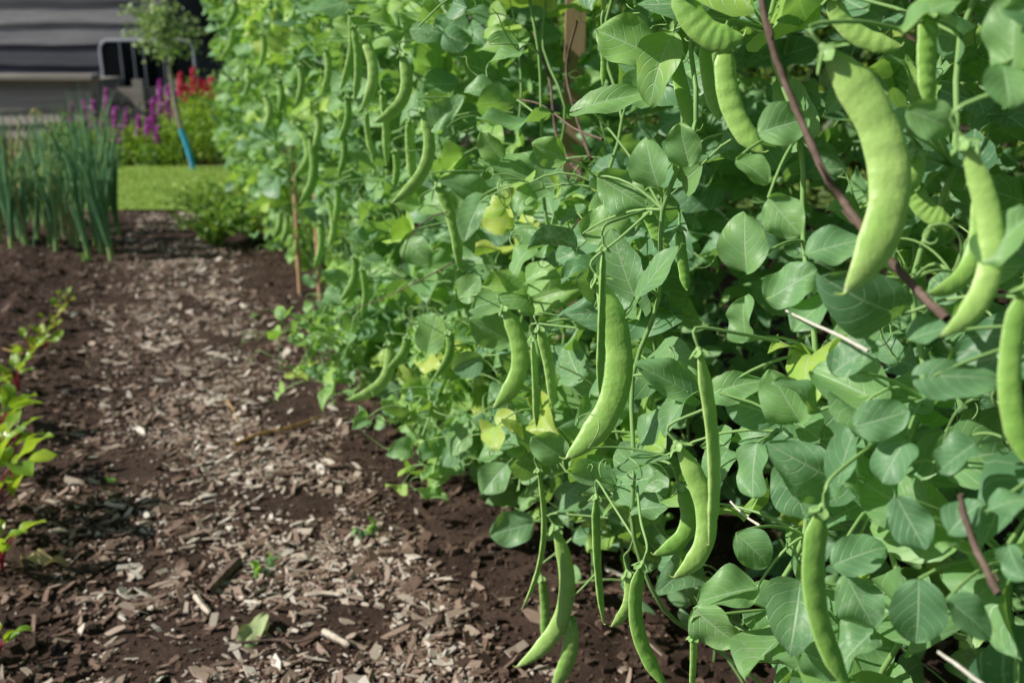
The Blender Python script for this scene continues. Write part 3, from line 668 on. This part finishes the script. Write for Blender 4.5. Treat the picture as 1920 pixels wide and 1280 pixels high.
b=G(62,470); root=thing('onion_plant','onion plant carrying a single pale flower bud above the clump','onion plant',b); st=MB(); tip=at(65,212,b[1]); tube(st,bez(A(0,0,0),(tip-b)*.5+A(.01,0,0),tip-b,10),.003,6); st.build('stem',M['onion'],root)
fb=MB(); rng2=np.random.default_rng(3); bulk(fb,(tip-b)+rng2.normal(size=(60,3))*.007,.01,.8,gen=rng2); fb.build('flower_bud',M['dry'],root)
# ---------------------------------------------------------------- weeds
def weed(px,py,h,spread,nlv,lab,mat='pea',cat='weed',flower=None,name='weed',L0=.018):
    b=G(px,py); b[2]=Hh(b[0],b[1]); root=thing(name,lab,cat,b); st=MB(); fo=MB()
    for k in range(max(3,nlv//6)):
        az=U(0,6.3); out=A(math.cos(az),math.sin(az),0); e=out*spread*U(.2,1)+A(0,0,h*U(.4,1)); P=bez(A(0,0,0),e*.5+A(0,0,h*.15),e,7); tube(st,P,.0010,4)
        for j in range(6):
            q=P[min(6,1+j)]; d=unit(out*U(-.2,1)+rng.normal(size=3)*.6+A(0,0,.2)); leaf(fo,q,d,A(0,0,1)+rng.normal(size=3)*.3,L0*U(.6,1.2),L0*.3,U(.2,.9),nu=4,nv=5)
    st.build('stems',M['stem'],root); fo.build('foliage',M[mat],root)
    if flower:
        fb=MB()
        for (fx,fy) in flower:
            c=at(fx,fy,b[1]-.05)-b
            for a in range(10): leaf(fb,c,A(math.cos(a*.63),math.sin(a*.63),.25),A(0,0,1),.014,.004,.5,nu=2,nv=3,kind=3)
        fb.build('flower',M['orange'],root)
random.seed(21)
weed(492,1078,.018,.028,18,'pale green pea seedling sprouting from the chips in the foreground',L0=.015)
weed(688,1000,.02,.025,18,'small grey green weed beside the lowest pea leaves',L0=.014)
weed(215,912,.010,.012,18,'tiny green weed seedling alone on the dark soil',L0=.009)
weed(475,600,.012,.012,18,'minute green sprout in the middle of the far path',L0=.01)
weed(160,493,.03,.02,18,'small sprout at the foot of the onion clump',L0=.014,mat='bed')
weed(405,460,.15,.18,480,'low bushy marigold plant left of its flowering neighbour','bed','marigold',name='marigold_plant',L0=.026)
weed(475,452,.17,.17,480,'bushy marigold plant with a small orange flower','bed','marigold',[(475,412),(484,432)],name='marigold_plant',L0=.026)
weed(390,415,.15,.20,420,'low weedy clump at the edge of the lawn','bed','weed',L0=.028)
weed(455,412,.18,.18,420,'leafy clump against the far end of the pea row','bed','weed',L0=.028)
def gstick(pts,r,lab,mat,name,cat,flat=1.):
    P=[]; 
    for x,y in pts: g=G(x,y); g[2]=Hh(g[0],g[1])+r+.004; P.append(g)
    P=smooth_path(P,5); mb=MB(); tube(mb,P,np.concatenate([[r*.5],np.full(len(P)-2,r),[r*.5]])*(1+.25*rng.uniform(-1,1,len(P))),5)
    o=tag(mb.build(name,M[mat],None,P[0],smooth=False),lab,cat); o.location=P[0]
gstick([(436,845),(490,823),(545,808),(603,788)],.0038,'long orange brown straw lying across the path','straw','straw','straw')
gstick([(392,1120),(415,1092),(452,1055)],.007,'thick dark piece of bark lying on the chips','twig','bark_piece','bark')
gstick([(366,1122),(380,1140),(394,1158)],.004,'short pale stick lying by the dark bark piece','palewood','stick','stick')
gstick([(606,1192),(630,1205),(656,1218)],.0045,'pale splintered chip near the bottom of the path','palewood','wood_chip','wood chip')
gstick([(440,1216),(510,1206),(560,1208),(600,1196)],.0018,'thin dark twig lying below the fallen leaf','twig','twig','twig')
gstick([(425,755),(438,775),(445,795)],.0018,'thin pale stalk crossing the chips in mid path','straw','straw','straw')
gstick([(200,957),(215,962),(238,966)],.0045,'bright pale chip alone on the dark soil','palewood','wood_chip','wood chip')
gstick([(-10,672),(20,674),(45,678)],.0022,'dry straw lying at the left edge beside the beet seedlings','straw','straw','straw')
gstick([(570,1122),(605,1120),(642,1126)],.0036,'long pale chip in the foreground right of the seedling','palewood','wood_chip','wood chip')
def gleaf(px,py,dx,dy,L,W,lab,rn,kind=0):
    g=G(px,py); e=G(px+dx,py+dy); g[2]=Hh(g[0],g[1])+.007; mb=MB(); d=unit(A(e[0]-g[0],e[1]-g[1],.02)); leaf(mb,g,d,A(.15,-.1,1),L,W,rn,fold=.35,curl=.5,wave=.16,kind=kind,nu=8,nv=16)
    o=tag(mb.build('fallen_leaf',M['dry'],None,g),lab,'leaf'); o.location=g
gleaf(462,1205,40,-38,.042,.016,'pale green fallen leaf lying curled on the bark chips',.45,1)
gleaf(130,1072,-90,-3,.07,.005,'narrow yellow dead leaf lying near the beetroot plants',.95)
# ---------------------------------------------------------------- background
def crownpts(c,rad,nclump,per,spread,g):
    cl=g.normal(size=(nclump,3)); cl/=np.linalg.norm(cl,axis=1,keepdims=True); cl*=g.uniform(.35,1,(nclump,1))**.5; cl=c+cl*rad
    p=(cl[:,None,:]+g.normal(size=(nclump,per,3))*spread).reshape(-1,3)
    tone=np.repeat(g.uniform(.1,.9,nclump),per)+g.normal(size=nclump*per)*.12
    return p,np.clip(tone,0,1)
def bush(name,lab,cat,loc,rad,nc,per,size,mat,seed,group=None,trunk=.2,spread=.12):
    g=np.random.default_rng(seed); loc=np.asarray(loc,float); root=thing(name,lab,cat,loc,group); rad=np.asarray(rad,float)
    p,t=crownpts(A(0,0,trunk+rad[2]),rad,nc,per,spread,g); k=p[:,2]>.0; mb=MB(); bulk(mb,p[k],g.uniform(.7,1.3,k.sum())*size,t[k],gen=g); mb.build('crown' if cat=='tree' else 'foliage',M[mat],root)
    tb=MB(); H=trunk+rad[2]*1.3
    tube(tb,smooth_path([A(0,0,-.05),A(.02,0,H*.4),A(-.02,.03,H*.7),A(0,0,H)],4),np.linspace(.05,.01,13)*(rad[2]/1.0+.15),8)
    for q in range(5):
        a=q*1.3; h0=trunk*.8+rad[2]*.2*q*.6; tube(tb,[A(0,0,h0),A(math.cos(a)*rad[0]*.35,math.sin(a)*rad[1]*.35,h0+rad[2]*.3),A(math.cos(a)*rad[0]*.7,math.sin(a)*rad[1]*.7,h0+rad[2]*.6)],[.03*rad[2]*.6,.02*rad[2]*.6,.006],6)
    tb.build('trunk' if cat=='tree' else 'stem',M['twig'],root); return root
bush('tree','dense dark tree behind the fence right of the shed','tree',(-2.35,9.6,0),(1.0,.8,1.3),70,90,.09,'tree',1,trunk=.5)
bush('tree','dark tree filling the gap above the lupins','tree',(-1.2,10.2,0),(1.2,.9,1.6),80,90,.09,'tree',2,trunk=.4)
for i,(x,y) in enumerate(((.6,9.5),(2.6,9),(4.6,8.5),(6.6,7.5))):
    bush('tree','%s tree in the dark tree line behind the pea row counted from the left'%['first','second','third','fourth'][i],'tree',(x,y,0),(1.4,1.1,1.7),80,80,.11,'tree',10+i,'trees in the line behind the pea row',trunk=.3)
hs=[(.3,2.3),(1.1,2.2),(1.9,2.2),(2.7,2.2),(3.5,2.1)]  # shrubs added behind the row to block the sky and darken its gaps
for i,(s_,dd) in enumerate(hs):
    p=rowp(s_,dd); bush('sky_block_shrub','%s dark shrub added to block the sky behind the pea row counted from the camera'%['first','second','third','fourth','fifth'][i],'shrub',p,(.55,.6,.75),60,70,.07,'tree',30+i,'shrubs added to block the sky behind the pea row',trunk=.1)
bush('shrub','leafy green shrub between the blue tree guard and the pea row','shrub',G(400,312)+A(0,.25,0),(.26,.2,.18),45,70,.035,'bed',50,trunk=.0,spread=.05)
bush('shrub','low yellow green plant under the purple lupins','shrub',G(240,318)+A(0,.2,0),(.36,.15,.06),40,60,.028,'bed',51,trunk=.0,spread=.035)
bush('shrub','low leafy plant between the young tree and the lupins','shrub',G(310,305)+A(0,.3,0),(.25,.15,.09),35,60,.03,'bed',52,trunk=.0,spread=.04)
bush('shrub','bushy plant with red lupins rising behind it','shrub',G(375,262)+A(0,.2,0),(.34,.2,.17),45,70,.04,'bed',53,trunk=.0,spread=.05)
bush('shrub','dark shrub between the onions and the timber planter','shrub',G(150,290)+A(0,.2,0),(.35,.15,.07),30,60,.03,'bed',54,trunk=.0,spread=.04)
# lupins
def lupin(px,pyt,pyb,Y,mat,lab,grp,seed,r0=.026):
    g=np.random.default_rng(seed); top=at(px,pyt,Y); bot=at(px,pyb,Y); b=A(top[0]+g.uniform(-.03,.03),Y,0); root=thing('lupin',lab,'lupin',b,grp)
    st=MB(); tube(st,bez(A(0,0,0),(bot-b)*.55,bot-b,6),.006,5); tube(st,[bot-b,top-b],.004,5); st.build('stem',M['stem'],root)
    sp3=MB(); n=320; t=g.random(n); ax=(bot-b)+(top-bot)*t[:,None]; an=g.uniform(0,6.3,n); r=r0*(1-t*.85)**.7
    p=ax+np.stack([np.cos(an)*r,np.sin(an)*r,np.zeros(n)],1)*.6; bulk(sp3,p,.016,g.random(n),asp=.8,gen=g); sp3.build('flower_spike',M[mat],root)
    fo=MB(); c=(bot-b)*.5; p=c+g.normal(size=(130,3))*A(.08,.06,.07); p[:,2]=np.abs(p[:,2]); bulk(fo,p,.05,g.random(130),asp=.3,gen=g); fo.build('foliage',M['bed'],root)
pl=[(134,194,245,6.0),(158,190,245,5.95),(174,188,245,5.9),(199,166,238,5.85),(216,202,262,5.8),(236,204,258,5.8),(260,218,258,5.75),(277,222,262,5.7),(287,186,246,5.8),(300,150,220,5.95),(315,162,220,6.0),(329,172,230,5.95),(295,238,272,5.65),(224,238,270,5.7),(188,228,262,5.7)]
onl=['first','second','third','fourth','fifth','sixth','seventh','eighth','ninth','tenth','eleventh','twelfth','thirteenth','fourteenth','fifteenth']
order=sorted(range(len(pl)),key=lambda i:pl[i][0])
for rk,i in enumerate(order):
    x,a,b_,Y=pl[i]; lupin(x,a,b_,Y,'purple','%s purple lupin spike from the left in front of the fence'%onl[rk],'purple lupins in the flower bed',i+200,.024)
rl=[(338,138,180),(350,158,192),(362,128,176),(374,148,184),(385,152,184),(396,146,182),(408,156,186)]
for rk,(x,a,b_) in enumerate(rl): lupin(x,a,b_,6.1,'red','%s red lupin spike from the left beside the dark panel'%onl[rk],'red lupins in the flower bed',rk+240,.021)
# young tree with blue guard
b=G(362,322); b[2]=0
root=thing('young_tree','slender young tree with a blue guard around its foot at the lawn edge','tree',b)
tpx=[(362,322),(352,280),(338,235),(326,180),(318,130),(312,80),(306,30),(300,-40)]
P=smooth_path([at(x,y,b[1])-b for x,y in tpx]+[at(296,-250,b[1])-b,at(292,-420,b[1])-b],5)
random.seed(8)
mb=MB(); tube(mb,P,np.linspace(.014,.004,len(P)),8); 
cr_=MB(); g=np.random.default_rng(9); pts_=[]
for k in range(34):
    i0=int(len(P)*(U(.5,.68) if k<18 else U(.6,.98))); q=P[i0]; a=U(0,6.3); d=A(math.cos(a),math.sin(a),U(-.1,1.0)); L=U(.08,.20); e=q+unit(d)*L; tube(mb,bez(q,q+(e-q)*.5+A(0,0,.02),e,6),np.linspace(.004,.0015,6),5)
    pts_.append(q+(e-q)*g.random((40,1))**.6+g.normal(size=(40,3))*.025)
mb.build('trunk',M['oldwood'],root); pp=np.concatenate(pts_); bulk(cr_,pp,g.uniform(.02,.04,len(pp)),g.random(len(pp)),asp=.6,gen=g); cr_.build('crown',M['youngtree'],root)
gb=MB(); P2=smooth_path([at(x,y,b[1]-.001)-b for x,y in [(363,322),(358,300),(350,272),(339,242)]],5); tube(gb,P2,.0145,10); gb.build('tree_guard',M['blue'],root)
# shed
def weatherboards(mb,xa,xb,z0,z1,y,h,seed):
    g=np.random.default_rng(seed); z=z0; nseg=40
    while z<z1:
        xs=np.linspace(xa,xb,nseg+1); low=z-.018+.007*np.sin(xs*1.7+g.uniform(0,6))+.006*np.sin(xs*6+g.uniform(0,6))+g.normal(size=nseg+1)*.002; hi=np.full(nseg+1,z+h+.01)
        rows=[np.stack([xs,np.full(nseg+1,y-.002),low],1),np.stack([xs,np.full(nseg+1,y-.030),low],1),np.stack([xs,np.full(nseg+1,y-.006),hi],1)]
        v=np.concatenate(rows); a=np.zeros((len(v),3)); a[:,2]=g.random(); mb.add(v,gridf(nseg,2),a); z+=h
root=thing('shed','weathered grey timber shed clad in wavy edged horizontal boards','shed',(-5.2,8.2,0))
O=A(-5.2,8.2,0)
mb=MB(); weatherboards(mb,-8.5,-2.75,.02,2.6,8.2,.155,4); box(mb,(-8.5,8.203,0),(-2.75,11,2.6),.3); mb.build('wall',M['shed'],root,O,smooth=False)
mb=MB(); v=np.array([[-8.8,7.9,2.55],[-2.5,7.9,2.55],[-2.5,9.6,3.5],[-8.8,9.6,3.5],[-8.8,11.3,2.55],[-2.5,11.3,2.55]]); mb.add(v,[(0,1,2,3),(3,2,5,4)],np.zeros((6,3))+.2); mb.build('roof',M['shed'],root,O,smooth=False)
mb=MB(); box(mb,(-2.80,8.12,0),(-2.69,8.2,2.55),.6); mb.build('corner_post',M['shed'],root,O,smooth=False)
# planter with lighter planks
pa,pb=at(-60,145,7.2),at(172,145,7.2)
root=thing('timber_planter','low wall of pale weathered planks standing in front of the shed','planter',(pb[0],7.2,0)); O=A(pb[0],7.2,0)
mb=MB(); zt=pa[2]; weatherboards(mb,pa[0]-1.5,pb[0],.0,zt-.12,7.2,.105,6); box(mb,(pa[0]-1.5,7.204,0),(pb[0],7.9,zt-.02),.4); mb.build('plank_wall',M['oldwood'],root,O,smooth=False)
mb=MB(); box(mb,(pa[0]-1.5,7.12,zt-.015),(pb[0]+.03,7.28,zt+.02),.8); mb.build('top_rail',M['oldwood'],root,O,smooth=False)
# fence
fa,fb_=at(176,160,7.25),at(400,160,7.25); zt=fa[2]
root=thing('fence','low weathered rail fence with posts right of the planks','fence',(fa[0],7.25,0)); O=A(fa[0],7.25,0)
for k in range(3):
    mb=MB(); z=zt-.015-k*.14; box(mb,(fa[0]+.075,7.24,z-.10),(fb_[0],7.265,z),.3+.2*k); mb.build('rail',M['oldwood'],root,O,smooth=False)
for px in (180,262,335,398):
    p=at(px,160,7.25); mb=MB(); box(mb,(p[0]-.035,7.2,-.02),(p[0]+.035,7.238,zt+.04),.6); mb.build('post',M['oldwood'],root,O,smooth=False)
# dark framed panel
pa,pb=at(186,76,7.75),at(368,150,7.75)
xa,xb=pa[0],pb[0]; z1_=pa[2]; z0_=pb[2]-.12
root=thing('slatted_panel','dark slatted panel in a rounded pale metal frame behind the fence','panel',((xa+xb)/2,7.75,0)); O=A((xa+xb)/2,7.75,0)
r=.07; pts=[]
for (cx_,cz_,a0) in ((xb-r,z1_-r,0),(xa+r,z1_-r,pi/2),(xa+r,z0_+r,pi),(xb-r,z0_+r,1.5*pi)):
    for k in range(7): a=a0+k*pi/12; pts.append(A(cx_+r*math.cos(a),7.75,cz_+r*math.sin(a)))
pts.append(pts[0]); mb=MB(); tube(mb,pts,.012,8); mb.build('frame',M['silver'],root,O)
mb=MB(); box(mb,(xa+.010,7.745,z0_+.01),(xb-.010,7.76,z1_-.010),.5); mb.build('dark_backing',M['black'],root,O,smooth=False)
for fx in (.22,.36,.47,.68):
    x=xa+(xb-xa)*fx; mb=MB(); box(mb,(x-.003,7.728,z0_+.01),(x+.003,7.74,z1_-.01),.5); mb.build('bar',M['silver'],root,O,smooth=False)
for x in (xa+.08,xb-.08):
    mb=MB(); box(mb,(x-.02,7.765,0),(x+.02,7.79,z0_+.02),.5); mb.build('leg',M['silver'],root,O,smooth=False)
# ---------------------------------------------------------------- light, world, camera
to_sun=unit(A(-.76,-.16,.63)); el=math.asin(to_sun[2])
sd=bpy.data.lights.new('sun','SUN'); sd.energy=5.; sd.angle=math.radians(.5); sd.color=(1,.96,.87)
so=bpy.data.objects.new('sun',sd); C.objects.link(so); so.rotation_euler=Vector(tuple(to_sun)).to_track_quat('Z','Y').to_euler()
w=bpy.data.worlds.new("World"); bpy.context.scene.world=w; w.use_nodes=True; nt=w.node_tree; bg=nt.nodes['Background']
sk=nt.nodes.new('ShaderNodeTexSky'); sk.sky_type='NISHITA'; sk.sun_disc=False; sk.sun_elevation=el; sk.sun_rotation=math.atan2(to_sun[0],to_sun[1])
nt.links.new(sk.outputs[0],bg.inputs[0]); bg.inputs[1].default_value=.065
cd_=bpy.data.cameras.new('camera'); co=bpy.data.objects.new('camera',cd_); C.objects.link(co); co.location=tuple(CAM); co.rotation_euler=(pi/2-PITCH,0,0)
cd_.sensor_width=36; cd_.lens=F/1920*36; cd_.clip_start=.02; cd_.clip_end=500
cd_.dof.use_dof=True; cd_.dof.focus_distance=.68; cd_.dof.aperture_fstop=9
sc=bpy.context.scene; sc.camera=co; sc.view_settings.view_transform='Standard'; sc.view_settings.look='None'; sc.view_settings.exposure=0
